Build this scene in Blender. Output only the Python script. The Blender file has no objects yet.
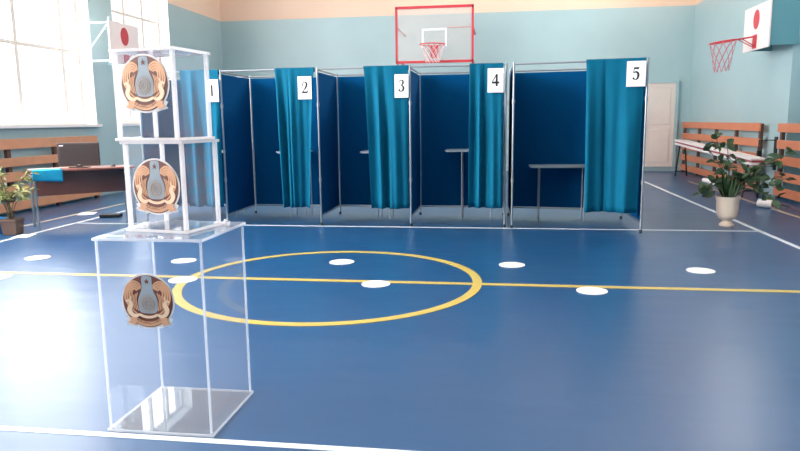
import bpy, bmesh, math, random
from mathutils import Vector, Matrix
random.seed(7)
PI = math.pi
C = bpy.context.scene.collection
SC = bpy.context.scene

# ------------------------------------------------------------------ helpers
def lin(c):
    return tuple((v/255/12.92 if v/255 <= .04045 else ((v/255+.055)/1.055)**2.4) for v in c)

def mat(name, rgb, rough=.5, metal=0, spec=.5, var=0, vscale=6, bump=0, bscale=40, coat=0, sheen=0, trans=0):
    m = bpy.data.materials.new(name); m.use_nodes = True
    nt = m.node_tree; b = nt.nodes['Principled BSDF']
    col = (*lin(rgb), 1)
    b.inputs['Base Color'].default_value = col
    b.inputs['Roughness'].default_value = rough
    b.inputs['Metallic'].default_value = metal
    b.inputs['Specular IOR Level'].default_value = spec
    b.inputs['Coat Weight'].default_value = coat
    b.inputs['Sheen Weight'].default_value = sheen
    tc = nt.nodes.new('ShaderNodeTexCoord')
    if var:
        n = nt.nodes.new('ShaderNodeTexNoise'); n.inputs['Scale'].default_value = vscale
        n.inputs['Detail'].default_value = 3
        nt.links.new(tc.outputs['Object'], n.inputs['Vector'])
        mx = nt.nodes.new('ShaderNodeMixRGB'); mx.blend_type = 'MIX'
        mx.inputs[1].default_value = tuple(v*(1-var) for v in col[:3])+(1,)
        mx.inputs[2].default_value = tuple(min(1, v*(1+var)) for v in col[:3])+(1,)
        nt.links.new(n.outputs['Fac'], mx.inputs[0])
        nt.links.new(mx.outputs[0], b.inputs['Base Color'])
    if bump:
        n = nt.nodes.new('ShaderNodeTexNoise'); n.inputs['Scale'].default_value = bscale
        nt.links.new(tc.outputs['Object'], n.inputs['Vector'])
        bp = nt.nodes.new('ShaderNodeBump'); bp.inputs['Strength'].default_value = bump
        bp.inputs['Distance'].default_value = .01
        nt.links.new(n.outputs['Fac'], bp.inputs['Height'])
        nt.links.new(bp.outputs[0], b.inputs['Normal'])
    return m

def acrylic(name, tint=(1, 1, 1), haze=.06, hazecol=(.9, .93, 1), gloss=1.0, ior=1.49, rough=.01):
    """clear plastic sheet: mostly see-through, a fresnel mirror and a little milky haze"""
    m = bpy.data.materials.new(name); m.use_nodes = True
    nt = m.node_tree; nt.nodes.clear()
    out = nt.nodes.new('ShaderNodeOutputMaterial')
    tr = nt.nodes.new('ShaderNodeBsdfTransparent'); tr.inputs[0].default_value = (*tint, 1)
    df = nt.nodes.new('ShaderNodeBsdfDiffuse'); df.inputs[0].default_value = (*hazecol, 1)
    tl = nt.nodes.new('ShaderNodeBsdfTranslucent'); tl.inputs[0].default_value = (*hazecol, 1)
    dd = nt.nodes.new('ShaderNodeMixShader'); dd.inputs[0].default_value = .5
    nt.links.new(df.outputs[0], dd.inputs[1]); nt.links.new(tl.outputs[0], dd.inputs[2])
    m1 = nt.nodes.new('ShaderNodeMixShader'); m1.inputs[0].default_value = haze
    nt.links.new(tr.outputs[0], m1.inputs[1]); nt.links.new(dd.outputs[0], m1.inputs[2])
    gl = nt.nodes.new('ShaderNodeBsdfGlossy'); gl.inputs['Roughness'].default_value = rough
    lw = nt.nodes.new('ShaderNodeLayerWeight'); lw.inputs[0].default_value = .5      # schlick, same from both sides of the sheet
    pw = nt.nodes.new('ShaderNodeMath'); pw.operation = 'POWER'; pw.inputs[1].default_value = 5
    nt.links.new(lw.outputs['Facing'], pw.inputs[0])
    f0 = ((ior-1)/(ior+1))**2
    mu = nt.nodes.new('ShaderNodeMath'); mu.operation = 'MULTIPLY_ADD'; mu.inputs[1].default_value = (1-f0)*gloss*.8; mu.inputs[2].default_value = f0*gloss
    nt.links.new(pw.outputs[0], mu.inputs[0])
    m2 = nt.nodes.new('ShaderNodeMixShader')
    nt.links.new(mu.outputs[0], m2.inputs[0]); nt.links.new(m1.outputs[0], m2.inputs[1]); nt.links.new(gl.outputs[0], m2.inputs[2])
    nt.links.new(m2.outputs[0], out.inputs[0])
    return m

def new(): return bmesh.new()

def box(bm, x0, x1, y0, y1, z0, z1, M=None):
    vs = [bm.verts.new((x, y, z)) for x in (x0, x1) for y in (y0, y1) for z in (z0, z1)]
    if M is not None:
        for v in vs: v.co = M @ v.co
    for f in ((0, 1, 3, 2), (4, 6, 7, 5), (0, 4, 5, 1), (2, 3, 7, 6), (0, 2, 6, 4), (1, 5, 7, 3)):
        bm.faces.new([vs[i] for i in f])
    return bm

def cbox(bm, c, s, M=None):
    return box(bm, c[0]-s[0]/2, c[0]+s[0]/2, c[1]-s[1]/2, c[1]+s[1]/2, c[2]-s[2]/2, c[2]+s[2]/2, M)

def tube(bm, pts, r, seg=8, closed=False, rr=None):
    pts = [Vector(p) for p in pts]; n = len(pts); rings = []
    up = None
    for i, p in enumerate(pts):
        if closed: t = pts[(i+1) % n]-pts[i-1]
        else: t = (pts[min(i+1, n-1)]-pts[max(i-1, 0)])
        t.normalize()
        if up is None:
            up = Vector((0, 0, 1)) if abs(t.z) < .9 else Vector((0, 1, 0))
        a = t.cross(up).normalized(); b = a.cross(t).normalized(); up = b
        R = rr[i] if rr else r
        rings.append([bm.verts.new(p+(a*math.cos(2*PI*k/seg)+b*math.sin(2*PI*k/seg))*R) for k in range(seg)])
    for i in range(n if closed else n-1):
        A, B = rings[i], rings[(i+1) % n]
        for k in range(seg):
            bm.faces.new((A[k], A[(k+1) % seg], B[(k+1) % seg], B[k]))
    if not closed:
        bm.faces.new(rings[0][::-1]); bm.faces.new(rings[-1])
    return bm

def lathe(bm, prof, c=(0, 0, 0), seg=28):
    rings = []
    for r, z in prof:
        rings.append([bm.verts.new((c[0]+r*math.cos(2*PI*k/seg), c[1]+r*math.sin(2*PI*k/seg), c[2]+z)) for k in range(seg)])
    for A, B in zip(rings, rings[1:]):
        for k in range(seg):
            bm.faces.new((A[k], A[(k+1) % seg], B[(k+1) % seg], B[k]))
    bm.faces.new(rings[0][::-1]); bm.faces.new(rings[-1])
    return bm

def prism(bm, poly, h0, h1, M):
    """polygon in (u,v), thickness h along w; M maps (u,v,w) to local space"""
    a = [bm.verts.new(M @ Vector((u, v, h0))) for u, v in poly]
    b = [bm.verts.new(M @ Vector((u, v, h1))) for u, v in poly]
    n = len(poly)
    bm.faces.new(b); bm.faces.new(a[::-1])
    for i in range(n):
        bm.faces.new((a[i], a[(i+1) % n], b[(i+1) % n], b[i]))
    return bm

def ribbon(bm, pts, widths, h0, h1, M):
    pts = [Vector(p) for p in pts]; L = []; R = []
    for i, p in enumerate(pts):
        t = pts[min(i+1, len(pts)-1)]-pts[max(i-1, 0)]; t.normalize()
        nrm = Vector((-t.y, t.x)); w = widths[i]/2
        L.append(p+nrm*w); R.append(p-nrm*w)
    for i in range(len(pts)-1):
        prism(bm, [L[i], R[i], R[i+1], L[i+1]], h0, h1, M)
    return bm

def catmull(P, n=6):
    out = []
    for i in range(len(P)-1):
        p0 = P[max(i-1, 0)]; p1 = P[i]; p2 = P[i+1]; p3 = P[min(i+2, len(P)-1)]
        for k in range(n):
            t = k/n
            out.append(tuple(.5*((2*b)+(c-a)*t+(2*a-5*b+4*c-d)*t*t+(3*b-a-3*c+d)*t**3) for a, b, c, d in zip(p0, p1, p2, p3)))
    out.append(tuple(P[-1])); return out

def obj(name, bm, m, parent=None, smooth=False, bevel=0, label=None, recalc=True):
    if recalc: bmesh.ops.recalc_face_normals(bm, faces=bm.faces)
    me = bpy.data.meshes.new(name); bm.to_mesh(me); bm.free()
    if m: me.materials.append(m)
    if smooth:
        for p in me.polygons: p.use_smooth = True
        try: me.set_sharp_from_angle(angle=math.radians(40))
        except Exception: pass
    o = bpy.data.objects.new(name, me); C.objects.link(o)
    if parent: o.parent = parent
    if bevel:
        md = o.modifiers.new('bevel', 'BEVEL'); md.width = bevel; md.segments = 2; md.limit_method = 'ANGLE'
    if label: o['label'] = label
    return o

def thing(name, label, cat, loc=(0, 0, 0), rotz=0, group=None):
    o = bpy.data.objects.new(name, None); C.objects.link(o)
    o.empty_display_size = .1
    o.location = loc; o.rotation_euler = (0, 0, rotz); o['label'] = label; o['category'] = cat
    if group: o['group'] = group
    return o

def tag(o, label, cat, group=None):
    o['label'] = label; o['category'] = cat
    if group: o['group'] = group
    return o

def struct(name, bm, m, parent=None, **k):
    o = obj(name, bm, m, parent, **k)
    if parent is None: o['kind'] = 'structure'
    return o

def dup(root, loc, rotz=None, label=None):
    r = root.copy(); C.objects.link(r); r.location = loc
    if rotz is not None: r.rotation_euler = (0, 0, rotz)
    if label: r['label'] = label
    for ch in list(root.children):
        c = ch.copy(); C.objects.link(c); c.parent = r
        for g in ch.children:
            d = g.copy(); C.objects.link(d); d.parent = c
    return r

# ------------------------------------------------------------------ materials
def floor_mat():
    m = mat('blue floor paint', (22, 74, 118), .2, var=.10, vscale=.7, spec=.6)
    nt = m.node_tree; b = nt.nodes['Principled BSDF']
    tc = nt.nodes.new('ShaderNodeTexCoord')
    mp = nt.nodes.new('ShaderNodeMapping'); mp.inputs['Scale'].default_value = (1.0, 2.4, 1)
    n = nt.nodes.new('ShaderNodeTexNoise'); n.inputs['Scale'].default_value = 1.6; n.inputs['Detail'].default_value = 1.5
    nt.links.new(tc.outputs['Object'], mp.inputs[0]); nt.links.new(mp.outputs[0], n.inputs['Vector'])
    bp = nt.nodes.new('ShaderNodeBump'); bp.inputs['Strength'].default_value = .16; bp.inputs['Distance'].default_value = .03
    nt.links.new(n.outputs['Fac'], bp.inputs['Height']); nt.links.new(bp.outputs[0], b.inputs['Normal'])
    r = nt.nodes.new('ShaderNodeTexNoise'); r.inputs['Scale'].default_value = 1.3; r.inputs['Detail'].default_value = 1
    nt.links.new(tc.outputs['Object'], r.inputs['Vector'])
    mr = nt.nodes.new('ShaderNodeMapRange'); mr.inputs[3].default_value = .285; mr.inputs[4].default_value = .34
    nt.links.new(r.outputs['Fac'], mr.inputs[0]); nt.links.new(mr.outputs[0], b.inputs['Roughness'])
    return m

def wall_mat(name, low, high, zline=4.2):
    """blue oil paint below a line, warm whitewash above"""
    m = mat(name, low, .32, spec=.4)
    nt = m.node_tree; b = nt.nodes['Principled BSDF']
    g = nt.nodes.new('ShaderNodeNewGeometry'); s = nt.nodes.new('ShaderNodeSeparateXYZ')
    nt.links.new(g.outputs['Position'], s.inputs[0])
    gt = nt.nodes.new('ShaderNodeMath'); gt.operation = 'GREATER_THAN'; gt.inputs[1].default_value = zline
    nt.links.new(s.outputs['Z'], gt.inputs[0])
    n = nt.nodes.new('ShaderNodeTexNoise'); n.inputs['Scale'].default_value = .8; n.inputs['Detail'].default_value = 4
    nt.links.new(g.outputs['Position'], n.inputs['Vector'])
    va = nt.nodes.new('ShaderNodeMixRGB')
    c = lin(low); va.inputs[1].default_value = (*[v*.9 for v in c], 1); va.inputs[2].default_value = (*[v*1.1 for v in c], 1)
    nt.links.new(n.outputs['Fac'], va.inputs[0])
    mx = nt.nodes.new('ShaderNodeMixRGB'); mx.inputs[2].default_value = (*lin(high), 1)
    nt.links.new(gt.outputs[0], mx.inputs[0]); nt.links.new(va.outputs[0], mx.inputs[1]); nt.links.new(mx.outputs[0], b.inputs['Base Color'])
    rr = nt.nodes.new('ShaderNodeMapRange'); rr.inputs[3].default_value = .3; rr.inputs[4].default_value = .8
    nt.links.new(gt.outputs[0], rr.inputs[0]); nt.links.new(rr.outputs[0], b.inputs['Roughness'])
    return m

M = {}
M['floor'] = floor_mat()
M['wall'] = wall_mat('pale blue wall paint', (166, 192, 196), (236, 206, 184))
M['niche'] = wall_mat('shaded blue wall paint', (124, 164, 178), (232, 208, 186))  # wall paint darkened, the shade of the recess is put into its colour
M['ceiling'] = mat('whitewashed ceiling', (236, 228, 218), .9)
M['skirting'] = mat('grey blue skirting paint', (150, 172, 178), .4)
M['line_white'] = mat('white court paint', (226, 232, 238), .35, var=.08, vscale=8)
M['line_yellow'] = mat('yellow court paint', (194, 170, 84), .35, var=.1, vscale=8)
M['line_tan'] = mat('worn tan court paint', (186, 170, 146), .45, var=.15, vscale=8)
M['disc'] = mat('white vinyl marker', (240, 238, 234), .4)
M['white_frame'] = mat('white window paint', (226, 216, 205), .5)
M['sill'] = mat('white sill paint', (246, 244, 242), .4)
M['door'] = mat('cream door paint', (226, 212, 204), .4, var=.04)
M['alu'] = mat('brushed aluminium tube', (158, 164, 170), .32, .75)
M['alu_grey'] = mat('dull grey aluminium', (160, 165, 172), .4, .6)
M['clamp'] = mat('black plastic clamp', (28, 30, 34), .5)
M['navy'] = mat('navy booth fabric', (0, 76, 126), .9, var=.06, vscale=3, spec=.08)
M['curtain'] = mat('teal curtain fabric', (0, 96, 126), .8, var=.05, vscale=4, spec=.15)
M['paper'] = mat('white paper', (246, 240, 240), .7)
M['ink'] = mat('black printing ink', (14, 14, 16), .6)
M['table'] = mat('grey table laminate', (170, 180, 188), .45)
M['wood'] = mat('orange varnished plank', (206, 122, 84), .4, var=.14, vscale=5)
M['wood_dark'] = mat('dark timber batten', (96, 66, 56), .6)
M['wood_left'] = mat('pale varnished plank', (212, 150, 112), .45, var=.12, vscale=5)  # planks of the left panel, paler than the orange ones
M['desk'] = mat('red brown desk veneer', (138, 84, 72), .4, var=.12, vscale=5)
M['screen_case'] = mat('dark brown screen plastic', (62, 44, 42), .5)
M['screen'] = mat('dark screen', (52, 38, 38), .3)
M['silver'] = mat('silver badge', (200, 198, 196), .3, .8)
M['cloth'] = mat('bright turquoise cloth', (20, 160, 200), .8)
M['terracotta'] = mat('brown planter', (112, 88, 76), .7, var=.1)
M['urn'] = mat('cream urn glaze', (240, 218, 196), .35)
M['soil'] = mat('potting soil', (60, 46, 36), .95)
M['leaf'] = mat('dark green leaf', (58, 84, 52), .45, var=.35, vscale=12)
M['leaf_light'] = mat('olive green leaf', (148, 152, 92), .5, var=.3, vscale=12)
M['stem'] = mat('brown stem', (104, 96, 72), .7)
M['red'] = mat('red enamel', (200, 48, 62), .4)
M['red_disc'] = mat('red target paint', (196, 62, 74), .5)
M['board'] = mat('white backboard paint', (238, 226, 222), .45)
M['hoop_shade'] = mat('teal shadow plate', (96, 150, 160), .6)  # darker than the wall, colour stands for the backboard's shadow
M['mount'] = mat('pale mount paint', (214, 236, 244), .4)
M['net'] = mat('pale net cord', (226, 200, 200), .8)
M['net_red'] = mat('red net cord', (200, 130, 140), .8)
M['bench_white'] = mat('white bench paint', (244, 236, 234), .4)
M['bench_red'] = mat('dull red bench edge', (170, 74, 80), .5)
M['black'] = mat('black steel', (26, 26, 30), .45)
M['bluepot'] = mat('blue bucket plastic', (20, 110, 170), .4)
M['acrylic'] = acrylic('clear acrylic sheet', (.985, .99, 1), .024, gloss=.55)
M['acrylic_lid'] = acrylic('clear acrylic lid', (.97, .98, 1), .16, (.86, .9, .94), gloss=1.1)
M['acrylic_base'] = acrylic('clear acrylic base', (.95, .96, .96), .12, (.8, .83, .82), gloss=1.5, rough=.03)
M['edge'] = acrylic('frosted acrylic edge', (1, .98, .97), .6, (1, .96, .95), gloss=1)
M['edge_thin'] = acrylic('polished acrylic edge', (.98, .98, 1), .42, (.95, .96, .98), gloss=1)
M['glass'] = acrylic('window glass', (.97, .99, 1), .02, gloss=.9, ior=1.45)
M['board_glass'] = acrylic('clear backboard sheet', (.97, .97, .97), .24, (.9, .86, .84), gloss=.6)
M['e_back'] = mat('emblem pale rim', (206, 200, 198), .5)
M['e_brown'] = mat('emblem brown', (104, 54, 42), .5)
M['e_gold'] = mat('emblem gold', (206, 152, 116), .45, .1)
M['e_gold2'] = mat('emblem pale gold', (228, 194, 162), .45, .1)
M['e_blue'] = mat('emblem grey blue', (142, 152, 160), .5)
M['e_grey'] = mat('emblem centre bronze', (150, 134, 124), .5)

# ------------------------------------------------------------------ room
XL, XR, YB, YF, ZC = -7.75, 4.90, 18.5, -3.0, 6.8
b = new(); box(b, XL-.4, XR+.5, YF-.3, YB+.3, -.12, 0); struct('floor', b, M['floor'])
b = new(); box(b, XL-.4, XR+.5, YF-.3, YB+.3, ZC, ZC+.15); struct('ceiling', b, M['ceiling'])
b = new(); box(b, XL-.4, XR+.5, YB, YB+.3, 0, ZC); struct('wall_back', b, M['wall'])
b = new(); box(b, XL-.4, XR+.5, YF-.3, YF, 0, ZC); struct('wall_front', b, M['wall'])

def wall_with_holes(name, x0, x1, holes, m, ya=YF, yb=YB):
    """slab between x0..x1 with rectangular openings (y0,y1,z0,z1), sorted in y"""
    b = new(); y = ya
    for (p, q, z0, z1) in holes:
        box(b, x0, x1, y, p, 0, ZC)
        box(b, x0, x1, p, q, 0, z0); box(b, x0, x1, p, q, z1, ZC)
        y = q
    box(b, x0, x1, y, yb, 0, ZC)
    return struct(name, b, m)

LW = [(-1.6, 1.5, 1.39, 5.9), (2.3, 5.2, 1.39, 5.9), (5.7, 8.2, 1.39, 5.9), (8.9, 12.2, 1.39, 5.9), (13.0, 15.4, 1.39, 5.9)]
wall_with_holes('wall_left', XL-.35, XL, LW, M['wall'])
# right wall: flat stretch at the back, a shallow recess towards the camera
NY = 12.42
RW = [(12.5, 15.4, 4.4, 6.0)]
wall_with_holes('wall_right', XR, XR+.42, RW, M['wall'], NY, YB)
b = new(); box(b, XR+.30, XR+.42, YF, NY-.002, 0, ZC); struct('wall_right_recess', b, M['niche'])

def window(n, y0, y1, z0, z1, xg, side, verts, horis):
    """frame in the opening; side=+1: the room lies towards +x"""
    b = new(); w = .07; d = .07
    box(b, xg-d/2, xg+d/2, y0, y0+w, z0, z1); box(b, xg-d/2, xg+d/2, y1-w, y1, z0, z1)
    box(b, xg-d/2, xg+d/2, y0+w, y1-w, z0, z0+w); box(b, xg-d/2, xg+d/2, y0+w, y1-w, z1-w, z1)
    for v in verts: box(b, xg-d/2, xg+d/2, v-.04, v+.04, z0+w, z1-w)
    for h in horis: box(b, xg-d/2+.005, xg+d/2-.005, y0+w, y1-w, h-.03, h+.03)
    o = struct('window_%d' % n, b, M['white_frame'])
    g = new(); box(g, xg-.004, xg+.004, y0+w, y1-w, z0+w, z1-w)
    struct('pane', g, M['glass'], o)
    s = new()
    if side > 0: box(s, xg+d/2+.002, XL+.10, y0-.02, y1+.02, z0-.045, z0+.004)
    else: box(s, XR-.06, xg-d/2-.002, y0-.02, y1+.02, z0-.045, z0+.004)
    struct('window_sill', s, M['sill'], o)
    r = new(); x0, x1 = (xg+d/2, XL+.004) if side > 0 else (XR-.004, xg-d/2)
    box(r, x0, x1, y0-.003, y0+.012, z0+.005, z1); box(r, x0, x1, y1-.012, y1+.003, z0+.005, z1); box(r, x0, x1, y0, y1, z1-.012, z1+.003)
    struct('window_reveal', r, M['sill'], o)
    return o
for i, (y0, y1, z0, z1) in enumerate(LW):
    L = y1-y0
    window(i+1, y0, y1, z0, z1, XL-.28, 1, [y0+L*.47, y0+L*.84] if i == 3 else [y0+L*.36, y0+L*.68], [2.75, 3.72])
for i, (y0, y1, z0, z1) in enumerate(RW):
    window(6+i, y0, y1, z0, z1, XR+.3, -1, [y0+(y1-y0)/2], [])

# skirting
b = new(); box(b, XL+.02, XR-.02, YB-.03, YB, 0, .11); struct('baseboard_back', b, M['skirting'])
b = new(); box(b, XR-.025, XR, NY, YB-.03, 0, .10); struct('baseboard_right', b, M['skirting'])
b = new(); box(b, XL, XL+.025, YF, YB-.03, 0, .10); struct('baseboard_left', b, M['skirting'])

# cream door in the back wall
b = new(); box(b, 3.60, 4.53, YB-.06, YB-.001, .115, 2.28)
d = struct('door_1', b, M['door'], bevel=.008)
b = new()
for z0, z1 in ((.24, 1.10), (1.22, 2.16)):
    box(b, 3.72, 4.41, YB-.075, YB-.061, z0, z1)
struct('door_panel', b, M['door'], d, bevel=.01)
b = new()
box(b, 3.53, 3.60, YB-.08, YB-.001, .115, 2.35); box(b, 4.53, 4.60, YB-.08, YB-.001, .115, 2.35); box(b, 3.60, 4.53, YB-.08, YB-.001, 2.28, 2.35)
struct('door_frame', b, M['wall'], d)
b = new(); tube(b, [(3.68, YB-.06, 1.16), (3.68, YB-.12, 1.16), (3.80, YB-.12, 1.16)], .011)
struct('door_handle', b, M['alu'], d, smooth=True)

# ------------------------------------------------------------------ court markings
def line(x0, x1, y0, y1, m, name, label, h=.002):
    b = new(); box(b, x0, x1, y0, y1, .0003, h); tag(obj(name, b, m), label, 'marking')
LXl, LXr = -5.97, 3.21
line(LXl-.03, LXr+.03, 8.655, 8.705, M['line_white'], 'court_line', 'white painted line running along the feet of the booths')
line(LXl, LXr, 2.615, 2.655, M['line_white'], 'court_line', 'white painted line passing under the front of the large clear box')
line(LXl-.03, LXl+.03, 1.0, 16.6, M['line_white'], 'court_line', 'white painted side line on the window side of the floor')
line(LXr-.03, LXr+.03, 1.0, 15.6, M['line_white'], 'court_line', 'white painted side line running past the urn by the right wall')
line(XL+.05, XR-.05, 5.605, 5.68, M['line_yellow'], 'court_line', 'yellow painted line crossing the floor through the circle', .0022)
line(4.14, 4.2, 2, 15.5, M['line_tan'], 'court_line', 'tan painted strip along the floor close to the right wall')
line(-6.57, -6.51, 2, 16, M['line_tan'], 'court_line', 'pale worn strip along the floor under the window wall')
b = new(); n = 96; cx, cy, r0, r1 = -1.465, 5.648, 1.262, 1.342
ring = [[b.verts.new((cx+r*math.cos(2*PI*k/n), cy+r*math.sin(2*PI*k/n), z)) for k in range(n)] for r, z in ((r0, .0006), (r0, .003), (r1, .003), (r1, .0006))]
for k in range(n):
    for i in range(4):
        A, B = ring[i], ring[(i+1) % 4]
        b.faces.new((A[k], A[(k+1) % n], B[(k+1) % n], B[k]))
tag(obj('centre_circle', b, M['line_yellow']), 'yellow painted circle in the middle of the blue floor', 'marking')

def marker(x, y, label, r=.125):
    b = new(); lathe(b, [(r, .0004), (r, .004), (r-.004, .005)], (0, 0, 0), 32)
    o = obj('floor_marker', b, M['disc']); o.location = (x, y, 0)
    tag(o, label, 'floor marker', 'round distance markers stuck to the floor')
marker(-4.83, 6.33, 'white floor disc furthest left in the back row of discs, nearest the windows')
marker(-4.60, 5.46, 'white floor disc at the left edge of the photo, on the yellow line side')
marker(-3.18, 6.33, 'white floor disc of the back row seen through the large clear box')
marker(-2.80, 5.53, 'white floor disc on the yellow line touching the left end of the circle')
marker(-1.54, 6.42, 'white floor disc inside the far half of the yellow circle')
marker(-1.035, 5.555, 'white floor disc lying on the yellow line inside the circle')
marker(.146, 6.44, 'white floor disc beyond the right end of the yellow circle')
marker(.776, 5.50, 'white floor disc on the yellow line right of the circle')
marker(1.86, 6.35, 'white floor disc furthest right in the back row, towards the urn')

# ------------------------------------------------------------------ ballot boxes with emblems
def smooth_poly(P, n=5): return catmull(P+[P[0]], n)[:-1]
def emblem(parent, M4, R, yback):
    """round state emblem; M4 maps unit (u,v,w) to box space, R radius"""
    S = M4 @ Matrix.Diagonal((R, R, 1, 1))
    P = []
    for k in range(60):                                    # outline: disc whose lower third opens into ribbon tips
        a = PI/2+2*PI*k/60
        u, v = math.cos(a), math.sin(a)
        P.append((u*.97, v*.98))
    e = new(); prism(e, P, .0005, .003, S)
    for s in (-1, 1):
        prism(e, [(s*.62, -.52), (s*.88, -.62), (s*.80, -.74), (s*.86, -.84), (s*.56, -.90), (s*.40, -.96), (s*.30, -.70)][::s], .0005, .0029, S)
    root = obj('emblem', e, M['e_back'], parent, label='round gold and grey-blue state emblem on the front pane')
    e = new(); prism(e, [(math.cos(2*PI*k/48)*.91, math.sin(2*PI*k/48)*.92) for k in range(48)], .003, .0042, S)
    obj('emblem_field', e, M['e_brown'], root)
    # sky: broad at the top between the wings, wider again round the centre
    e = new(); prism(e, smooth_poly([(0, .90), (.17, .86), (.19, .62), (.22, .38), (.33, .12), (.36, -.12), (.26, -.40), (-.26, -.40), (-.36, -.12), (-.33, .12), (-.22, .38), (-.19, .62), (-.17, .86)]), .0042, .0050, S)
    obj('sky_panel', e, M['e_blue'], root)
    e = new()
    for k in range(28):
        a = 2*PI*k/28
        ribbon(e, [(math.cos(a)*.23, -.08+math.sin(a)*.23), (math.cos(a)*.34, -.08+math.sin(a)*.34)], [.018, .03], .0050, .0056, S)
    obj('rays', e, M['e_grey'], root)
    e = new()
    for rr in (.21, .12):
        pts = [(math.cos(2*PI*k/30)*rr, -.08+math.sin(2*PI*k/30)*rr) for k in range(31)]
        ribbon(e, pts, [.05]*31, .0052, .0068, S)
    for a in (0, PI/2):
        for q in (-.035, .035):
            dx, dy = math.cos(a), math.sin(a)
            ribbon(e, [(-.2*dx-q*dy, -.08-.2*dy+q*dx), (.2*dx-q*dy, -.08+.2*dy+q*dx)], [.02]*2, .0052, .0064, S)
    obj('hearth_ring', e, M['e_grey'], root)
    # wings: nested feather hooks following the rim and curling in at the top; horses below
    for s in (-1, 1):
        e = new()
        for i in range(4):                                   # nested hooks, open towards the centre
            k_ = 1-.235*i; fc = (.46, .34)
            outer = [(.34, -.50), (.58, -.30), (.80, .02), (.80, .36), (.66, .60), (.46, .70), (.26, .60), (.24, .44)]
            P = [((fc[0]+(x-fc[0])*k_)*s, fc[1]+(y-fc[1])*(k_ if y > fc[1] else .45+.55*k_)) for x, y in outer]
            if i: P = P[1:]
            if i == 3: P = P[1:]
            pts = catmull(P, 5); n = len(pts)
            ribbon(e, pts, [.04+.035*math.sin(PI*k/(n-1)) for k in range(n)], .0046, .0062, S)
        for q in range(4):
            pts = catmull([(s*(.36+.07*q), .30-.04*q), (s*(.43+.055*q), .02), (s*(.36+.07*q), -.34+.03*q)], 5)
            ribbon(e, pts, [.035]*len(pts), .0046, .0056, S)
        obj('wing', e, M['e_gold'], root)
        e = new()
        P1 = catmull([(s*.80, -.02), (s*.70, .02), (s*.62, -.12), (s*.70, -.30), (s*.60, -.48), (s*.42, -.52), (s*.34, -.44)], 5)
        ribbon(e, P1, [.04+.12*math.sin(PI*k/(len(P1)-1)) for k in range(len(P1))], .0046, .0068, S)
        ribbon(e, [(s*.68, .0), (s*.62, .12), (s*.64, .22)], [.06, .04, .01], .0046, .0068, S)
        obj('winged_horse', e, M['e_gold2'], root)
    # ribbon along the bottom with the country name
    e = new()
    a0 = [math.radians(d) for d in range(-128, -51, 4)]
    pts = [(math.cos(a)*.78, math.sin(a)*.78-.02) for a in a0]
    ribbon(e, pts, [.17]*len(pts), .0050, .0068, S)
    for s in (-1, 1):
        prism(e, [(s*.46, -.56), (s*.70, -.58), (s*.68, -.70), (s*.80, -.76), (s*.52, -.86), (s*.44, -.72)][::s], .0048, .0062, S)
    obj('ribbon', e, M['e_gold'], root)
    e = new()
    pts = [(math.cos(a)*.56, math.sin(a)*.50-.06) for a in [math.radians(d) for d in range(-125, -54, 7)]]
    ribbon(e, pts, [.09]*len(pts), .0050, .0070, S)
    obj('ribbon_trim', e, M['e_gold2'], root)
    # star
    e = new(); st = []
    for k in range(10):
        a = PI/2+PI*k/5; rr = .10 if k % 2 == 0 else .042
        st.append((rr*math.cos(a), .70+rr*math.sin(a)))
    prism(e, st, .0050, .0066, S)
    obj('star', e, M['e_brown'], root)
    # lettering set along the ribbon
    cu = bpy.data.curves.new('txt', 'FONT'); cu.body = 'ҚАЗАҚСТАН'; cu.size = .15*R; cu.align_x = 'CENTER'; cu.extrude = .0002
    t = bpy.data.objects.new('txt', cu); C.objects.link(t)
    dg = bpy.context.evaluated_depsgraph_get(); dg.update()
    me = bpy.data.meshes.new_from_object(t.evaluated_get(dg)); bpy.data.objects.remove(t); bpy.data.curves.remove(cu)
    for v in me.vertices:                                  # bend along the ribbon's arc
        a = -PI/2+v.co.x/(.80*R)
        rad = .80*R-v.co.y+.03*R
        v.co = M4 @ Vector((math.cos(a)*rad, math.sin(a)*rad+.02*R, .0072+v.co.z))
    me.materials.clear(); me.materials.append(M['e_brown'])
    o = bpy.data.objects.new('lettering', me); C.objects.link(o); o.parent = root
    return root

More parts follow.
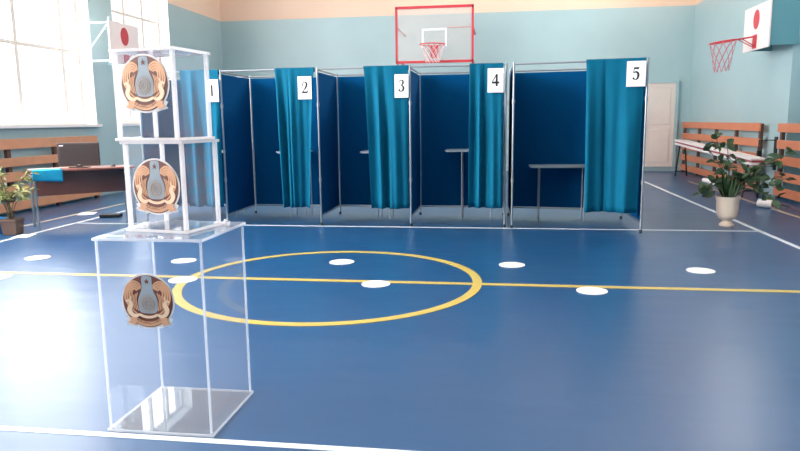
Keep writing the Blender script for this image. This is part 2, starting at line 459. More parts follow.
def ballot_box(label, loc, rotz, W, D, H, t, estrip, em_u, em_z, em_r, edge, latch=False, foot=.012):
    """origin: middle of the base; front pane at -y"""
    r = thing('ballot_box', label, 'ballot box', loc, rotz)
    x0, x1, y0, y1 = -W/2, W/2, -D/2, D/2
    lid = .012
    b = new(); box(b, x0, x1, y0, y1, 0.001, foot); obj('base_panel', b, M['acrylic_base'], r)
    for nm, q in (('front_panel', (x0+t, x1-t, y0, y0+t)), ('back_panel', (x0+t, x1-t, y1-t, y1)), ('side_panel', (x0, x0+t, y0+t, y1-t)), ('side_panel', (x1-t, x1, y0+t, y1-t))):
        b = new(); box(b, *q, foot, H-lid); obj(nm, b, M['acrylic'], r)
    b = new(); s = .11; w = .006                            # lid with a slot
    o = .004
    box(b, x0-o, -s, y0-o, y1+o, H-lid, H); box(b, s, x1+o, y0-o, y1+o, H-lid, H)
    box(b, -s, s, y0-o, -w, H-lid, H); box(b, -s, s, w, y1+o, H-lid, H)
    obj('lid', b, M['acrylic_lid'], r)
    e = estrip
    for px in (-1, 1):
        for py in (-1, 1):
            b = new(); cx_, cy_ = px*(W/2-e/2+.001), py*(D/2-e/2+.001)
            box(b, cx_-e/2, cx_+e/2, cy_-e/2, cy_+e/2, foot, H-lid)
            obj('edge_strip', b, edge, r)
    for z in (foot/2, H-lid/2):
        b = new(); k = .005; h = .0065; oo = .0045
        box(b, x0-oo-k, x1+oo+k, y0-oo-k, y0-oo, z-h, z+h); box(b, x0-oo-k, x1+oo+k, y1+oo, y1+oo+k, z-h, z+h)
        box(b, x0-oo-k, x0-oo, y0-oo, y1+oo, z-h, z+h); box(b, x1+oo, x1+oo+k, y0-oo, y1+oo, z-h, z+h)
        for v in b.verts: v.co.z = max(v.co.z, .0006)
        obj('rim_strip', b, edge, r)
    if latch:
        b = new(); cbox(b, (x1-.05, y1-.10, H+.010), (.03, .04, .018)); tube(b, [(x1-.05, y1-.10, H+.015), (x1-.05, y1-.10, H+.03)], .008)
        obj('seal_latch', b, M['edge'], r)
    M4 = Matrix.Translation((em_u, y0, em_z)) @ Matrix(((1, 0, 0, 0), (0, 0, -1, 0), (0, 1, 0, 0), (0, 0, 0, 1)))
    emblem(r, M4, em_r, y0)
    return r
ballot_box('tall clear acrylic ballot box standing on the floor under two smaller ones', (-1.507, 2.672+.2435, .0021), 0, .494, .487, .903, .006, .009, -.014, .622, .128, M['edge_thin'], True)
rz = -.17
import mathutils
nx, ny = -1.383, 2.799
Wm, Dm = .315, .272
cxm = nx-Wm/2*math.cos(rz)-Dm/2*math.sin(rz); cym = ny-Wm/2*math.sin(rz)+Dm/2*math.cos(rz)
ballot_box('middle small clear ballot box of the stack, right on the tall box', (cxm, cym, .9058), rz, Wm, Dm, .415, .005, .016, .010, .210, .131, M['edge'], foot=.014)
ballot_box('topmost small clear ballot box of the stack, in front of the window', (cxm-.020, cym, 1.3214), rz+.02, Wm, Dm, .405, .005, +.016, .006, .252, .131, M['edge'], foot=.014)

# ------------------------------------------------------------------ voting booths
def lerp(a, b, t): return (a[0]+(b[0]-a[0])*t, a[1]+(b[1]-a[1])*t)
FRZ = Matrix(((1, 0, 0, 0), (0, 0, -1, 0), (0, 1, 0, 0), (0, 0, 0, 1)))
HB = 2.08
def sheet(bm, a, bb, z0, z1, th=.006, nx_=14, nz=10, amp=.006, ph=0):
    """slightly loose fabric sheet between two floor points"""
    d = Vector((bb[0]-a[0], bb[1]-a[1], 0)); nrm = Vector((-d.y, d.x, 0)).normalized()
    G = []
    for s in (-1, 1):
        g = []
        for i in range(nx_+1):
            col = []
            for j in range(nz+1):
                u, v = i/nx_, j/nz
                off = amp*math.sin(u*9+ph+v*2)*math.sin(PI*v)*.9
                p = Vector((a[0], a[1], 0))+d*u+nrm*(off+s*th/2); p.z = z0+(z1-z0)*v
                col.append(bm.verts.new(p))
            g.append(col)
        G.append(g)
        for i in range(nx_):
            for j in range(nz):
                bm.faces.new((g[i][j], g[i+1][j], g[i+1][j+1], g[i][j+1]))
    A, B = G
    for i in range(nx_):
        for j in (0, nz): bm.faces.new((A[i][j], A[i+1][j], B[i+1][j], B[i][j]))
    for j in range(nz):
        for i in (0, nx_): bm.faces.new((A[i][j], A[i][j+1], B[i][j+1], B[i][j]))

def curtain_mesh(a, bb, t0t, t1t, t0b, t1b, zb, seed):
    """hangs from the front rail between parameters t (top) / (bottom)"""
    rnd = random.Random(seed); b = new()
    d = Vector((bb[0]-a[0], bb[1]-a[1], 0)); L = d.length; nrm = Vector((d.y, -d.x, 0)).normalized()
    nx_, nz = 72, 22
    f1, p1, p2 = rnd.uniform(1.9, 2.3), rnd.uniform(0, 6), rnd.uniform(0, 6)
    G = []
    for j in range(nz+1):
        v = j/nz; z = HB+.014-(HB+.014-zb)*v; row = []
        k = v**.7
        for i in range(nx_+1):
            u = i/nx_
            uw = u+.018*math.sin(u*9+p2)*math.sin(PI*u)
            t = (t0t+(t1t-t0t)*uw)*(1-k)+(t0b+(t1b-t0b)*uw)*k
            depth = .003+.058*min(1, v*2.2)
            flat = 1-.75*max(0, min(1, (u-.62)/.12))*max(0, 1-v*1.4)      # calm where the sheet is pinned
            off = depth*flat*(math.sin(2*PI*f1*(u+.12*math.sin(5*u+p2))+p1+.5*v)*.85+.22*math.sin(2*PI*(f1*2.3)*u+p2-.6*v))
            off -= .022*flat*math.exp(-((u-.33-.04*v)/.03)**2)*min(1, v*3)
            off += .022+.03*v
            p = Vector((a[0], a[1], 0))+d*t+nrm*off
            p.z = z
            row.append(b.verts.new(p))
        G.append(row)
    for j in range(nz):
        for i in range(nx_):
            b.faces.new((G[j][i], G[j][i+1], G[j+1][i+1], G[j+1][i]))
    # sleeve turned back over the rail
    prev = G[0]
    for s in range(1, 5):
        row = []
        for i in range(nx_+1):
            p = G[0][i].co.copy(); ang = PI*s/4
            base = p-nrm*.0
            row.append(b.verts.new(base-nrm*(.02*(1-math.cos(ang)))+Vector((0, 0, .008*math.sin(ang)))-Vector((0, 0, .05 if s == 4 else 0))))
        for i in range(nx_): b.faces.new((prev[i], prev[i+1], row[i+1], row[i]))
        prev = row
    return b

def digit(bm, ch, M4):
    """bold serif numerals, unit height, drawn from strokes"""
    h0, h1 = .0006, .0012
    def st(P, W, n=6):
        pts = catmull([(*p, w) for p, w in zip(P, W)], n)
        ribbon(bm, [(p[0], p[1]) for p in pts], [p[2] for p in pts], h0, h1, M4)
    def bar(P): prism(bm, P, h0, h1, M4)
    def dot(x, y, r): prism(bm, [(x+r*math.cos(2*PI*k/16), y+r*math.sin(2*PI*k/16)) for k in range(16)], h0, h1, M4)
    if ch == '1':
        bar([(-.10, .04), (.10, .04), (.10, 1.0), (-.10, .90)]); bar([(-.26, 0), (.26, 0), (.26, .05), (-.26, .05)])
        bar([(-.26, .82), (-.10, .86), (.08, 1.0), (.02, 1.0)])
    elif ch == '2':
        st([(-.26, .70), (-.20, .88), (0, .97), (.18, .88), (.20, .70), (.08, .46), (-.12, .22), (-.28, .06)], [.05, .07, .08, .16, .20, .15, .08, .07]); dot(-.21, .72, .075)
        bar([(-.30, 0), (.28, 0), (.34, .28), (.29, .28), (.22, .16), (-.24, .16)])
    elif ch == '3':
        st([(-.24, .76), (-.16, .90), (0, .97), (.14, .88), (.15, .72), (.05, .58), (-.08, .53)], [.05, .07, .08, .15, .17, .1, .06])
        st([(-.08, .54), (.08, .50), (.19, .34), (.16, .14), (0, .03), (-.16, .04), (-.26, .12)], [.06, .11, .19, .17, .09, .07, .08]); dot(-.21, .13, .085)
    elif ch == '4':
        bar([(.02, 0), (.20, 0), (.20, 1.0), (.02, 1.0)]); bar([(-.34, .22), (.34, .22), (.34, .38), (-.34, .38)])
        bar([(-.34, .36), (-.26, .36), (.10, .90), (.10, 1.0), (.06, 1.0)])
    elif ch == '5':
        bar([(-.18, .98), (.26, .98), (.20, .82), (-.18, .82)]); bar([(-.20, .98), (-.14, .98), (-.18, .52), (-.25, .52)])
        st([(-.23, .54), (-.02, .62), (.15, .50), (.18, .30), (.10, .10), (-.06, .03), (-.24, .10)], [.05, .13, .18, .19, .14, .08, .09]); dot(-.21, .12, .085)

ORD = {1: 'first', 2: 'second', 3: 'third', 4: 'fourth', 5: 'fifth'}
def booth(num, FL, FR, BL, BR, cur, zb, right_posts, label, clabel=None):
    ox, oy = FL
    r = thing('voting_booth', label, 'voting booth', (ox, oy, 0), 0, 'curtained voting booths in a row')
    L = lambda p: (p[0]-ox, p[1]-oy)
    fl, fr, bl, br = map(L, (FL, FR, BL, BR))
    if not right_posts: fr, br = lerp(fl, fr, .981), lerp(bl, br, .981)   # the rails butt against the neighbour's posts
    posts = [fl, bl]+([fr, br] if right_posts else [])
    for i, p in enumerate(posts):
        b = new(); tube(b, [(p[0], p[1], .03), (p[0], p[1], HB+.02)], .0135, 10)
        po = obj('post', b, M['alu'], r, smooth=True)
        for z in (1.62, .62):
            c = new(); tube(c, [(p[0], p[1], z-.025), (p[0], p[1], z+.025)], .0195, 10)
            obj('collar', c, M['alu_grey'], po, smooth=True)
        c = new(); tube(c, [(p[0], p[1], .001), (p[0], p[1], .04)], .018, 10); obj('foot_cap', c, M['clamp'], po, smooth=True)
    def rail(a, q, z, rad, m): 
        b = new(); tube(b, [(a[0], a[1], z), (q[0], q[1], z)], rad, 8); obj('rail', b, m, r, smooth=True)
    rail(fl, fr, HB, .011, M['alu_grey']); rail(bl, br, HB-.01, .011, M['alu']); rail(fl, bl, HB-.01, .010, M['alu_grey'])
    rail(bl, br, .13, .011, M['alu']); rail(fl, bl, .13, .010, M['alu_grey'])
    if right_posts:
        rail(fr, br, HB-.01, .010, M['alu_grey']); rail(fr, br, .13, .010, M['alu'])
    b = new(); sheet(b, lerp(bl, br, .012), lerp(bl, br, .988), .145, HB-.035, ph=num); obj('back_panel', b, M['navy'], r, smooth=True)
    b = new(); sheet(b, lerp(fl, bl, .03), lerp(fl, bl, .97), .145, HB-.04, ph=num*2); obj('side_panel', b, M['navy'], r, smooth=True)
    if right_posts:
        b = new(); sheet(b, lerp(fr, br, .03), lerp(fr, br, .97), .145, HB-.04, ph=num*3); obj('side_panel', b, M['navy'], r, smooth=True)
    b = curtain_mesh(fl, L(FR), *cur, zb, num*11)
    o = obj('curtain', b, M['curtain'], r, smooth=True, recalc=False)
    md = o.modifiers.new('cloth thickness', 'SOLIDIFY'); md.thickness = .003; md.offset = 0
    return r
FY, BY = 8.75, 9.85
X = [-4.90, -3.71, -2.37, -1.14, .09]
bl_ = ['voting booth numbered 1, leftmost in the row, partly behind the clear boxes',
       'voting booth numbered 2 with its teal curtain drawn to the right',
       'voting booth numbered 3, middle of the row of blue booths',
       'voting booth numbered 4, below the red framed backboard right edge',
       'voting booth numbered 5, widest and rightmost of the blue booths']
def tx(i, x, y=FY): return (x-X[i])/(X[i+1]-X[i])
booth(1, (X[0], FY), (X[1], FY), (X[0], BY), (X[1], BY), (tx(0, -4.28), .985, tx(0, -4.22), .985), .25, False, bl_[0])
booth(2, (X[1], FY), (X[2], FY), (X[1], BY), (X[2], BY), (tx(1, -2.945), .975, tx(1, -2.865), tx(1, -2.49)), .25, False, bl_[1])
booth(3, (X[2], FY), (X[3], FY), (X[2], BY), (X[3], BY), (tx(2, -1.745), .985, tx(2, -1.66), .985), .245, False, bl_[2])
booth(4, (X[3], FY), (X[4], FY), (X[3], BY), (X[4], BY), (tx(3, -.37), .97, tx(3, -.375), tx(3, .06)), .265, True, bl_[3])
F5L, F5R, B5L, B5R = (.185, 8.70), (1.742, 8.44), (.16, 9.83), (1.715, 9.62)
booth(5, F5L, F5R, B5L, B5R, (.555, .985, .575, .965), .25, True, bl_[4])

def number_sign(n, x, y, z, rotz=0, w=.21, h=.295, du=0):
    t = thing('number_sign', 'white sheet bearing a black figure %d, pinned to the %s booth curtain' % (n, ORD[n]), 'sign', (x, y, z), rotz, 'numbered sheets on the booth curtains')
    b = new(); box(b, -w/2, w/2, -.0005, .0005, 0, h); obj('sheet', b, M['paper'], t)
    b = new(); digit(b, str(n), Matrix.Translation((du, 0, h*.26)) @ FRZ @ Matrix.Diagonal((.135, .150, 1, 1))); obj('numeral', b, M['ink'], t)
yo = FY-.07
number_sign(1, -3.800, yo, 1.675, w=.165, du=-.01)
number_sign(2, -2.525, yo, 1.690, w=.185)
number_sign(3, -1.240, yo, 1.690, w=.18, h=.295)
number_sign(4, -.042, yo, 1.735, w=.20, h=.30)
a5 = math.atan2(F5R[1]-F5L[1], F5R[0]-F5L[0])
number_sign(5, F5L[0]+1.416, F5L[1]-.322, 1.765, a5, w=.215, h=.295)

def booth_table(n, x0, x1, y, z, legs, dep=.38):
    t = thing('booth_table', 'narrow grey writing table standing inside booth %d' % n, 'table', (x0, y, 0), 0, 'writing tables inside the booths')
    w = x1-x0
    b = new(); box(b, 0, w, -dep/2, dep/2, z-.018, z); obj('table_top', b, M['table'], t, bevel=.003)
    b = new(); box(b, .02, w-.02, -dep/2-.002, -dep/2+.002, z-.028, z-.004); obj('edge_band', b, M['alu'], t)
    for u in legs:
        for s in (-1, 1):
            b = new(); tube(b, [(w*u, s*dep*.4, 0.001), (w*u, s*dep*.4, z-.018)], .009, 8)
            obj('leg', b, M['alu_grey'], t, smooth=True)
booth_table(1, -4.40, -3.80, 9.58, .985, (.3, .92))
booth_table(2, -3.19, -2.74, 9.58, .975, (.40, .92))
booth_table(3, -1.95, -1.50, 9.58, .97, (.55, .92))
booth_table(4, -.74, -.04, 9.58, .985, (.34, .92))
booth_table(5, .43, 1.24, 9.50, .765, (.17, .92), .36)

# ------------------------------------------------------------------ slatted wall panels
def slat_panel(label, x, y0, y1, planks, depth, m, inward, nb=4):
    t = thing('slat_panel', label, 'wall panel', (x, (y0+y1)/2, 0), 0, 'wooden slat guards along the side walls')
    h = (y1-y0)/2
    for z0, z1 in planks:
        b = new(); box(b, 0, inward*depth, -h, h, z0, z1); obj('plank', b, m, t, bevel=.004)
    xa, xb = sorted((-inward*.002, -inward*.06))
    for k in range(nb):
        yy = -h+.08+(2*h-.16)*k/(nb-1)
        b = new(); box(b, xa, xb, yy-.04, yy+.04, 0.001, planks[-1][1]-.01); obj('batten', b, M['wood_dark'], t)
RP = [(.06, .19), (.28, .42), (.53, .67), (.80, .94), (1.13, 1.28)]
RP = [(.05, .20), (.31, .46), (.58, .73), (.85, 1.00), (1.13, 1.28)]
slat_panel('long orange slat guard behind the white bench on the right wall', 4.75, 13.15, 18.42, RP, -.025*-1, M['wood'], -1, 5)
slat_panel('orange slat guard at the right edge of the photo, nearest on that wall', 4.77, 7.6, 12.40, RP, .025, M['wood'], -1, 5)
LP = [(.05, .19), (.29, .43), (.51, .66), (.745, .885), (1.02, 1.18)]
slat_panel('brown slat guard on the window wall behind the desk', -7.60, 7.2, 11.9, LP, .025, M['wood_left'], 1, 5)

# ------------------------------------------------------------------ desk on the left with its things
A = Vector((-6.03, 7.99)); Bp = Vector((-5.10, 8.86))
ang = math.atan2(Bp.y-A.y, Bp.x-A.x); Ld = (Bp-A).length
desk = thing('desk', 'brown desk with pale metal legs in front of the window-side slats', 'desk', (A.x, A.y, 0), ang)
b = new(); box(b, -.03, Ld, -.03, .52, .775, .80); obj('desk_top', b, M['desk'], desk, bevel=.004)
b = new(); box(b, .03, Ld-.03, .44, .458, .42, .774); obj('modesty_panel', b, M['desk'], desk)
for u in (.0, Ld-.05):
    for v in (.0, .48):
        b = new(); tube(b, [(u, v, .001), (u, v, .775)], .017, 8); obj('leg', b, M['alu'], desk, smooth=True)
b = new(); tube(b, [(0, .02, .70), (0, .46, .70)], .012, 8); tube(b, [(Ld-.05, .02, .70), (Ld-.05, .46, .70)], .012, 8); obj('cross_bar', b, M['alu'], desk, smooth=True)
def on_desk(u, v, z=.8): return (A.x+u*math.cos(ang)-v*math.sin(ang), A.y+u*math.sin(ang)+v*math.cos(ang), z)
# turquoise cloth hanging over the front edge
b = new(); prof = [(.24, .806), (.10, .807), (-.03, .806), (-.045, .80), (-.048, .76), (-.050, .70), (-.046, .66)]
G = []
for i in range(13):
    u = -.028+.36*i/12
    G.append([b.verts.new((u, v+.005*math.sin(i*1.3)*(k > 3), z-(.03*(i/12-.3) if k > 4 else 0))) for k, (v, z) in enumerate(prof)])
for i in range(12):
    for k in range(len(prof)-1): b.faces.new((G[i][k], G[i+1][k], G[i+1][k+1], G[i][k+1]))
o = obj('folded_cloth', b, M['cloth'], None, smooth=True, recalc=False); o.location = (A.x, A.y, 0); o.rotation_euler = (0, 0, ang)
md = o.modifiers.new('cloth thickness', 'SOLIDIFY'); md.thickness = .006; md.offset = 1
tag(o, 'bright turquoise cloth draped over the left end of the brown desk', 'cloth')
# dark screen
t = thing('flat_screen', 'dark brown flat screen standing on the desk by the window', 'screen', on_desk(.60, .27), ang*.35)
b = new(); box(b, -.275, .275, -.02, .03, .025, .345); obj('screen_case', b, M['screen_case'], t, bevel=.008)
b = new(); box(b, -.25, .25, -.0225, -.0205, .05, .325); obj('display', b, M['screen'], t)
b = new(); box(b, -.12, .12, -.08, .08, .0008, .012); box(b, -.04, .04, -.01, .02, .012, .03); obj('stand', b, M['screen_case'], t)
b = new(); box(b, -.018, .018, -.024, -.0205, .034, .044); obj('badge', b, M['silver'], t)
b = new(); box(b, -.245, -.19, -.0245, -.0226, .30, .312); obj('sticker', b, M['paper'], t)
# small black thing on the desk
t = thing('computer_mouse', 'small black computer mouse at the right end of the desk', 'computer mouse', on_desk(1.02, .18), .6)
b = new(); bmesh.ops.create_uvsphere(b, u_segments=16, v_segments=10, radius=1)
for v in b.verts: v.co = Vector((v.co.x*.032, v.co.y*.055, max(v.co.z, -.05)*.032+.0025))
obj('shell', b, M['black'], t, smooth=True)
b = new(); tube(b, [(-.004, .025, .031), (.004, .025, .031)], .006, 10); obj('scroll_wheel', b, M['alu_grey'], t, smooth=True)
# things lying on the floor by the left wall
b = new(); cbox(b, (0, 0, .0035), (.24, .30, .003)); o = obj('paper_sheet', b, M['paper']); o.location = (-6.40, 9.62, 0); o.rotation_euler = (0, 0, .4)
tag(o, 'white paper sheet lying on the floor beneath the desk', 'paper')
b = new(); cbox(b, (0, 0, .0035), (.20, .26, .003)); o = obj('paper_sheet', b, M['paper']); o.location = (-5.95, 7.60, 0); o.rotation_euler = (0, 0, .2)
tag(o, 'white paper sheet lying on the floor beside the brown planter', 'paper')
b = new(); cbox(b, (0, 0, .0275), (.30, .16, .05)); o = obj('power_strip_case', b, M['black'], bevel=.01); o.location = (-5.80, 9.30, 0); o.rotation_euler = (0, 0, .25)
tag(o, 'low black case lying on the floor right of the desk', 'case')

# ------------------------------------------------------------------ plants
def leaf(bm, p, d, n, L, W, droop=.25):
    d = d.normalized(); s = d.cross(n)
    if s.length < 1e-3: s = d.cross(Vector((1, .3, 0)))
    s.normalize(); n = s.cross(d).normalized()
    def q(t, w, h=0): return bm.verts.new(p+d*(L*t)+s*(W*w)+n*(h*L-droop*L*t*t))
    a = q(0, 0); m1 = q(.35, 0, -.03); m2 = q(.72, 0, -.03); e = q(1, 0)
    l1 = q(.33, .5, .05); l2 = q(.70, .36, .04); r1 = q(.33, -.5, .05); r2 = q(.70, -.36, .04)
    for f in ((a, m1, l1), (a, r1, m1), (m1, m2, l2, l1), (m1, r1, r2, m2), (m2, e, l2), (m2, r2, e)): bm.faces.new(f)

def rv(rnd): 
    v = Vector((rnd.uniform(-1, 1), rnd.uniform(-1, 1), rnd.uniform(-.4, .8)))
    return v.normalized() if v.length > .05 else Vector((0, 0, 1))

# urn plant: stems given as (tip dx, dy, z) from the urn centre
t = thing('potted_plant', 'leafy green plant in a cream urn by the right side line', 'plant', (2.945, 9.10, 0), 0)
b = new(); lathe(b, [(.085, .001), (.088, .02), (.075, .035), (.045, .065), (.055, .08), (.10, .10), (.124, .14), (.132, .22), (.136, .33), (.148, .365), (.150, .385), (.138, .385), (.130, .35), (.06, .345)], seg=36)
obj('urn', b, M['urn'], t, smooth=True)
b = new(); lathe(b, [(.128, .346), (.128, .36), (.09, .366)]); obj('soil', b, M['soil'], t)
rnd = random.Random(3); st = new(); fo = new()
tips = [(-.20, 0, 1.17, 12), (-.27, .05, 1.00, 9), (-.02, .1, 1.05, 8), (-.10, -.05, .82, 8), (.10, .1, .86, 6), (.28, -.1, .72, 9), (.42, 0, .62, 14), (.62, .05, .84, 12), (.76, .0, .95, 8),
        (.55, -.1, .50, 14), (.70, -.1, .62, 8), (-.40, -.1, .42, 12), (-.30, 0, .36, 9), (.42, -.15, .36, 9), (.60, -.2, .30, 5), (.05, -.1, .66, 10), (.17, 0, .60, 12)]
for dx, dy, z, k in tips:
    s0 = Vector((rnd.uniform(-.05, .05), rnd.uniform(-.05, .05), .35)); e = Vector((dx, dy, z))
    mid = (s0+e)/2+Vector((-.04*(dx > 0)+.0, 0, .10+.08*(z < .6)))
    pts = [Vector(p) for p in catmull([tuple(s0), tuple(mid), tuple(e)], 6)]
    tube(st, pts, .006, 5, rr=[.008*(1-.6*i/(len(pts)-1)) for i in range(len(pts))])
    for i in range(k):
        tt = 1-rnd.random()**1.6*.55
        p = pts[min(len(pts)-1, int(tt*(len(pts)-1)))]+rv(rnd)*.03
        leaf(fo, p, rv(rnd)+Vector((dx*.5, 0, .1)), rv(rnd)+Vector((0, -.4, .8)), rnd.uniform(.095, .15), rnd.uniform(.065, .10))
for i in range(16):                                         # upright strap leaves in the middle
    a = rnd.uniform(0, 2*PI); p = Vector((.06*math.cos(a), .06*math.sin(a), .36))
    leaf(fo, p, Vector((math.cos(a)*.45+.15, math.sin(a)*.3, 1)), Vector((0, -1, .2)), rnd.uniform(.24, .36), rnd.uniform(.045, .06), .15)
for o_ in (obj('stems', st, M['stem'], t, smooth=True), obj('leaves', fo, M['leaf'], t, recalc=False)): pass

t = thing('potted_plant', 'olive green bushy plant in a brown square planter at the left edge', 'plant', (-6.20, 7.72, 0), .15)
b = new(); box(b, -.10, .10, -.10, .10, .001, .17)
for v in b.verts:
    if v.co.z < .1: v.co.x *= .85; v.co.y *= .85
box(b, -.105, .105, -.105, .105, .165, .20); obj('planter', b, M['terracotta'], t, bevel=.006)
b = new(); box(b, -.095, .095, -.095, .095, .2005, .206); obj('soil', b, M['soil'], t)
st = new(); fo = new(); rnd = random.Random(9)
for i in range(15):
    dx, dy, z = rnd.uniform(-.35, .26), rnd.uniform(-.2, .15), rnd.choice((.45, .52, .58, .82, .9, .72))
    s0 = Vector((rnd.uniform(-.05, .05), rnd.uniform(-.05, .05), .21)); e = Vector((dx, dy, z))
    pts = [Vector(p) for p in catmull([tuple(s0), tuple((s0+e)/2+Vector((-dx*.15, 0, .09))), tuple(e)], 6)]
    tube(st, pts, .005, 5)
    for k in range(15):
        p = pts[int((1-rnd.random()**1.5*.5)*(len(pts)-1))]+rv(rnd)*.03
        leaf(fo, p, rv(rnd)+Vector((dx, 0, 0)), rv(rnd)+Vector((0, -.5, .7)), rnd.uniform(.07, .13), rnd.uniform(.025, .045))
obj('stems', st, M['stem'], t, smooth=True); obj('leaves', fo, M['leaf_light'], t, recalc=False)
t = thing('bucket', 'blue bucket just inside the left edge, beside the brown planter', 'bucket', (-6.475, 7.78, 0))
b = new(); lathe(b, [(.09, .001), (.105, .18), (.115, .185), (.115, .20), (.10, .20), (.085, .02)], seg=28); obj('body', b, M['bluepot'], t, smooth=True)
b = new(); tube(b, [(.11*math.cos(a), .012*math.sin(a)*0-.0, .19-.06*math.sin(a)) for a in [PI*k/12 for k in range(13)]], .004, 6); obj('handle', b, M['alu'], t, smooth=True)

# ------------------------------------------------------------------ bench by the right wall
t = thing('gymnastics_bench', 'long white gymnastics bench sloping along the slats of the right wall', 'bench', (4.36, 14.6, 0))
yn, yf, zn, zf = -2.50, 2.55, .70, .868
sl = math.atan2(zf-zn, yf-yn)
Mb = Matrix.Translation((0, 0, (zn+zf)/2)) @ Matrix.Rotation(sl, 4, 'X')
hl = (yf-yn)/2
b = new(); box(b, -.13, .13, -hl, hl, -.035, 0, Mb); obj('seat_board', b, M['bench_white'], t, bevel=.004)
b = new(); box(b, -.10, .10, -hl+.02, hl-.02, -.075, -.036, Mb); obj('rail_board', b, M['bench_red'], t)
b = new(); box(b, -.12, .12, -hl, hl, -.12, -.076, Mb); obj('lower_board', b, M['bench_white'], t, bevel=.004)
for yy in (hl-.25, -hl+.3):
    zt = (zn+zf)/2+yy*math.tan(sl)-.122
    b = new()
    for s in (-1, 1): tube(b, [(s*.13, yy, .001), (s*.06, yy, zt)], .018, 6)
    tube(b, [(-.14, yy, .12), (.14, yy, .12)], .014, 6); obj('leg', b, M['black'], t, smooth=True)
# black bracket on the pier
t = thing('wall_bracket', 'thin black rectangular bracket on the pier at the near end of the bench', 'bracket', (XR-.001, 12.80, 0))
b = new(); tube(b, [(-.01, 0, .98), (-.30, -.02, .98), (-.30, -.02, .52), (-.01, 0, .52)], .012, 6); obj('frame', b, M['black'], t)
b = new(); box(b, -.025, 0, -.05, .05, .45, 1.04); obj('wall_plate', b, M['black'], t)
b = new(); cbox(b, (-.30, -.05, .72), (.07, .05, .16)); obj('hook_block', b, M['black'], t, bevel=.006)
# rolled mats on the floor
def roll(x, y, L, r, rz, label):
    t = thing('rolled_mat', label, 'mat', (x, y, 0), rz, 'white rolls on the floor')
    b = new(); tube(b, [(0, -L/2, r+.001), (0, L/2, r+.001)], r, 20); obj('roll', b, M['bench_white'], t, smooth=True)
    b = new()
    tube(b, [(0, -L/2-.003, r+.001), (0, -L/2-.0005, r+.001)], r*.6, 16); obj('roll_core', b, M['clamp'], t)
roll(4.10, 10.95, .22, .065, .7, 'short white roll lying on the floor beside the urn plant')
roll(4.42, 14.75, .8, .055, .05, 'white roll lying under the middle of the bench')

# ------------------------------------------------------------------ basketball hoops
def net(parent, c, r, drop, m, n=12, rows=4, r2=.55, tilt=None, rad=.007):
    b = new()
    def P(k, j):
        a = 2*PI*(k+.5*(j % 2))/n; q = j/rows
        R = r*(1-(1-r2)*q**.8)
        return (c[0]+R*math.cos(a), c[1]+R*math.sin(a), c[2]-drop*q+(tilt(c[0]+R*math.cos(a)) if tilt else 0))
    for j in range(rows):
        for k in range(n):
            tube(b, [P(k, j), P(k, j+1)], rad, 4)
            tube(b, [P(k, j), P(k-1 if j % 2 == 0 else k+1, j+1)], rad, 4)
    return obj('net', b, m, parent)

# side hoops, built at the wall looking towards +x (board front at +x)
def side_hoop(label, loc, rotz, off, zc, W, H, droop, arm, shadow_plates=False):
    t = thing('basketball_hoop', label, 'basketball hoop', loc, rotz)
    x = off
    b = new(); box(b, x-.03, x, -W/2, W/2, zc-H/2, zc+H/2); obj('backboard', b, M['board'], t, bevel=.004)
    b = new(); R = .14
    prism(b, [(R*math.cos(2*PI*k/40), R*math.sin(2*PI*k/40)*1.2) for k in range(40)], 0, .003, Matrix.Translation((x, 0, zc+.14)) @ Matrix(((0, 0, 1, 0), (1, 0, 0, 0), (0, 1, 0, 0), (0, 0, 0, 1))))
    obj('red_target', b, M['red_disc'], t)
    b = new()
    if shadow_plates:                                              # side plates added to imitate the board's shadow on the wall
        for s in (-1, 1):
            b = new(); y = s*(W/2-.03); box(b, .001, x-.031, y-.015, y+.015, zc-H/2+.03, zc+H/2)
            obj('shadow_plate', b, M['hoop_shade'], t)
        b = new(); box(b, .001, .03, -W/2+.05, W/2-.05, zc-.05, zc+.05); obj('wall_rail', b, M['hoop_shade'], t)
    for s in (-1, 1) if not shadow_plates else ():
        b = new(); y = s*W*.42
        tube(b, [(x-.05, y, zc-H/2+.02), (x-.05, y, zc+H/2+.06)], .018, 6)
        for z in (zc-H/2+.05, zc+H/2-.03): tube(b, [(.001, y, z), (x-.05, y, z)], .016, 6)
        tube(b, [(.001, y, zc-H/2+.05), (x-.05, y, zc+H/2-.03)], .012, 6)
        obj('wall_mount', b, M['mount'], t)
    zr = zc-.15
    b = new(); box(b, x+.001, x+.02, -.075, .075, zr-.20, zr+.03); obj('rim_plate', b, M['red'], t)
    R = .225; cxr = x+arm+R
    f = lambda xx: -droop*(xx-x)
    b = new(); tube(b, [(cxr+R*math.cos(2*PI*k/32), R*math.sin(2*PI*k/32), zr+f(cxr+R*math.cos(2*PI*k/32))) for k in range(32)], .012, 8, True)
    for s in (-1, 1):
        tube(b, [(x+.02, s*.06, zr), (x+arm+.03, s*.10, zr+f(x+arm+.03))], .011, 6)
        tube(b, [(x+.02, s*.05, zr-.17), (x+arm*.8, s*.09, zr-.01+f(x+arm*.8))], .008, 6)
    obj('rim', b, M['red'], t, smooth=True)
    net(t, (cxr, 0, zr-.012), R*.97, .50, M['net_red'], tilt=f, n=10, rad=.0055)
side_hoop('basketball hoop with a white board on the right wall above the bench', (XR, 12.80, 0), PI, .48, 2.925, 1.18, .76, .14, .30, True)
side_hoop('basketball hoop with a white board on the window wall behind the top clear box', (XL, 12.30, 0), 0, .65, 2.90, 1.02, .77, .05, .25)

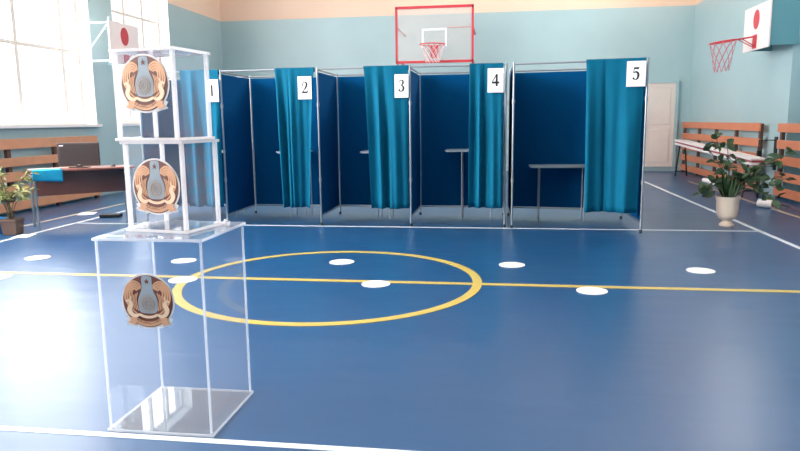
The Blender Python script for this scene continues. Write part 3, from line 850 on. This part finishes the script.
# back hoop: clear board in a red steel frame
t = thing('basketball_hoop', 'basketball hoop with a clear red framed board on the back wall', 'basketball hoop', (-1.585, YB, 0))
yb = 16.9-YB; W2, z0, z1 = .965, 2.815, 4.14
b = new(); box(b, -W2+.02, W2-.02, yb-.005, yb+.005, z0+.02, z1-.02); obj('backboard', b, M['board_glass'], t)
b = new(); fw = .05
box(b, -W2, W2, yb-.025, yb+.025, z0-.02, z0+fw-.01); box(b, -W2, W2, yb-.025, yb+.025, z1-fw+.01, z1+.02)
box(b, -W2, -W2+fw, yb-.025, yb+.025, z0, z1); box(b, W2-fw, W2, yb-.025, yb+.025, z0, z1)
obj('board_frame', b, M['red'], t)
b = new(); q = .045; xa, xb, za, zb_ = -.31, .31, 3.19, 3.62
box(b, xa, xa+q, yb-.009, yb-.006, za, zb_); box(b, xb-q, xb, yb-.009, yb-.006, za, zb_); box(b, xa+q, xb-q, yb-.009, yb-.006, zb_-q, zb_)
obj('target_square', b, M['paper'], t)
b = new()
for s in (-1, 1):
    for z in (z0+.05, 3.66):
        tube(b, [(s*(W2-.03), yb+.025, z), (s*(W2-.03), -.001, z)], .022, 8)
    tube(b, [(s*(W2-.03), yb+.03, z0), (s*(W2-.03), yb+.03, z1)], .022, 8)
    tube(b, [(s*(W2-.03), yb+.03, z0+.02), (s*(W2-.03), -.001, z0-.55)], .02, 8)
obj('wall_mount', b, M['red'], t)
b = new(); tube(b, [(.32, yb+.05, 3.64), (W2-.05, yb+.05, 3.64)], .012, 6); obj('cross_bar', b, M['red'], t)
zr = 3.19
b = new(); box(b, -.09, .09, yb-.04, yb-.026, zr-.28, zr+.03); obj('rim_plate', b, M['red'], t)
b = new(); R = .30
tube(b, [(R*math.cos(2*PI*k/32), yb-.18-R+R*math.sin(2*PI*k/32), zr) for k in range(32)], .014, 8, True)
for s in (-1, 1):
    tube(b, [(s*.07, yb-.04, zr), (s*.12, yb-.21, zr)], .013, 6); tube(b, [(s*.07, yb-.04, zr-.24), (s*.12, yb-.24, zr-.01)], .011, 6)
obj('rim', b, M['red'], t, smooth=True)
net(t, (0, yb-.18-R, zr-.012), R*.97, .40, M['net'])

# ------------------------------------------------------------------ light
def area(name, loc, rot, sx, sy, power, col):
    l = bpy.data.lights.new(name, 'AREA'); l.shape = 'RECTANGLE'; l.size = sx; l.size_y = sy; l.energy = power; l.color = col
    o = bpy.data.objects.new(name, l); C.objects.link(o); o.location = loc; o.rotation_euler = rot
    return o
for i, (y0, y1, z0, z1) in enumerate(LW):
    area('window_daylight', (XL-.75, (y0+y1)/2, (z0+z1)/2+.1), (0, -PI/2, 0), z1-z0+1.2, y1-y0+1.0, (1800 if y1 < 8.5 else 620)*(y1-y0)/3, (1, .955, .935))
for i, (y0, y1, z0, z1) in enumerate(RW):
    area('window_daylight', (XR+.8, (y0+y1)/2, (z0+z1)/2), (0, PI/2, 0), z1-z0+.4, y1-y0+.4, 850, (1, .97, .94))
w = bpy.data.worlds.new('sky'); SC.world = w; w.use_nodes = True
w.node_tree.nodes['Background'].inputs[0].default_value = (.9, .95, 1, 1)
w.node_tree.nodes['Background'].inputs[1].default_value = 1.5

# ------------------------------------------------------------------ camera (solved from the court lines)
cam = bpy.data.cameras.new('camera'); co = bpy.data.objects.new('camera', cam); C.objects.link(co)
cam.sensor_width = 36; cam.lens = 668.086/800*36; cam.clip_end = 200
pi_, ro, ya = .156, -.0113, -.1463
fwd = Vector((math.sin(ya)*math.cos(pi_), math.cos(ya)*math.cos(pi_), -math.sin(pi_)))
rt = Vector((math.cos(ya), -math.sin(ya), 0)); up = rt.cross(fwd)
r2 = rt*math.cos(ro)+up*math.sin(ro); u2 = -rt*math.sin(ro)+up*math.cos(ro)
co.matrix_world = Matrix(((r2.x, u2.x, -fwd.x, 0), (r2.y, u2.y, -fwd.y, 0), (r2.z, u2.z, -fwd.z, 1.4), (0, 0, 0, 1)))
SC.camera = co
SC.view_settings.view_transform = 'Standard'
SC.view_settings.exposure = 0
SC.cycles.max_bounces = 8; SC.cycles.transparent_max_bounces = 40; SC.cycles.diffuse_bounces = 5
SC.cycles.use_denoising = True
SC.cycles.caustics_reflective = False
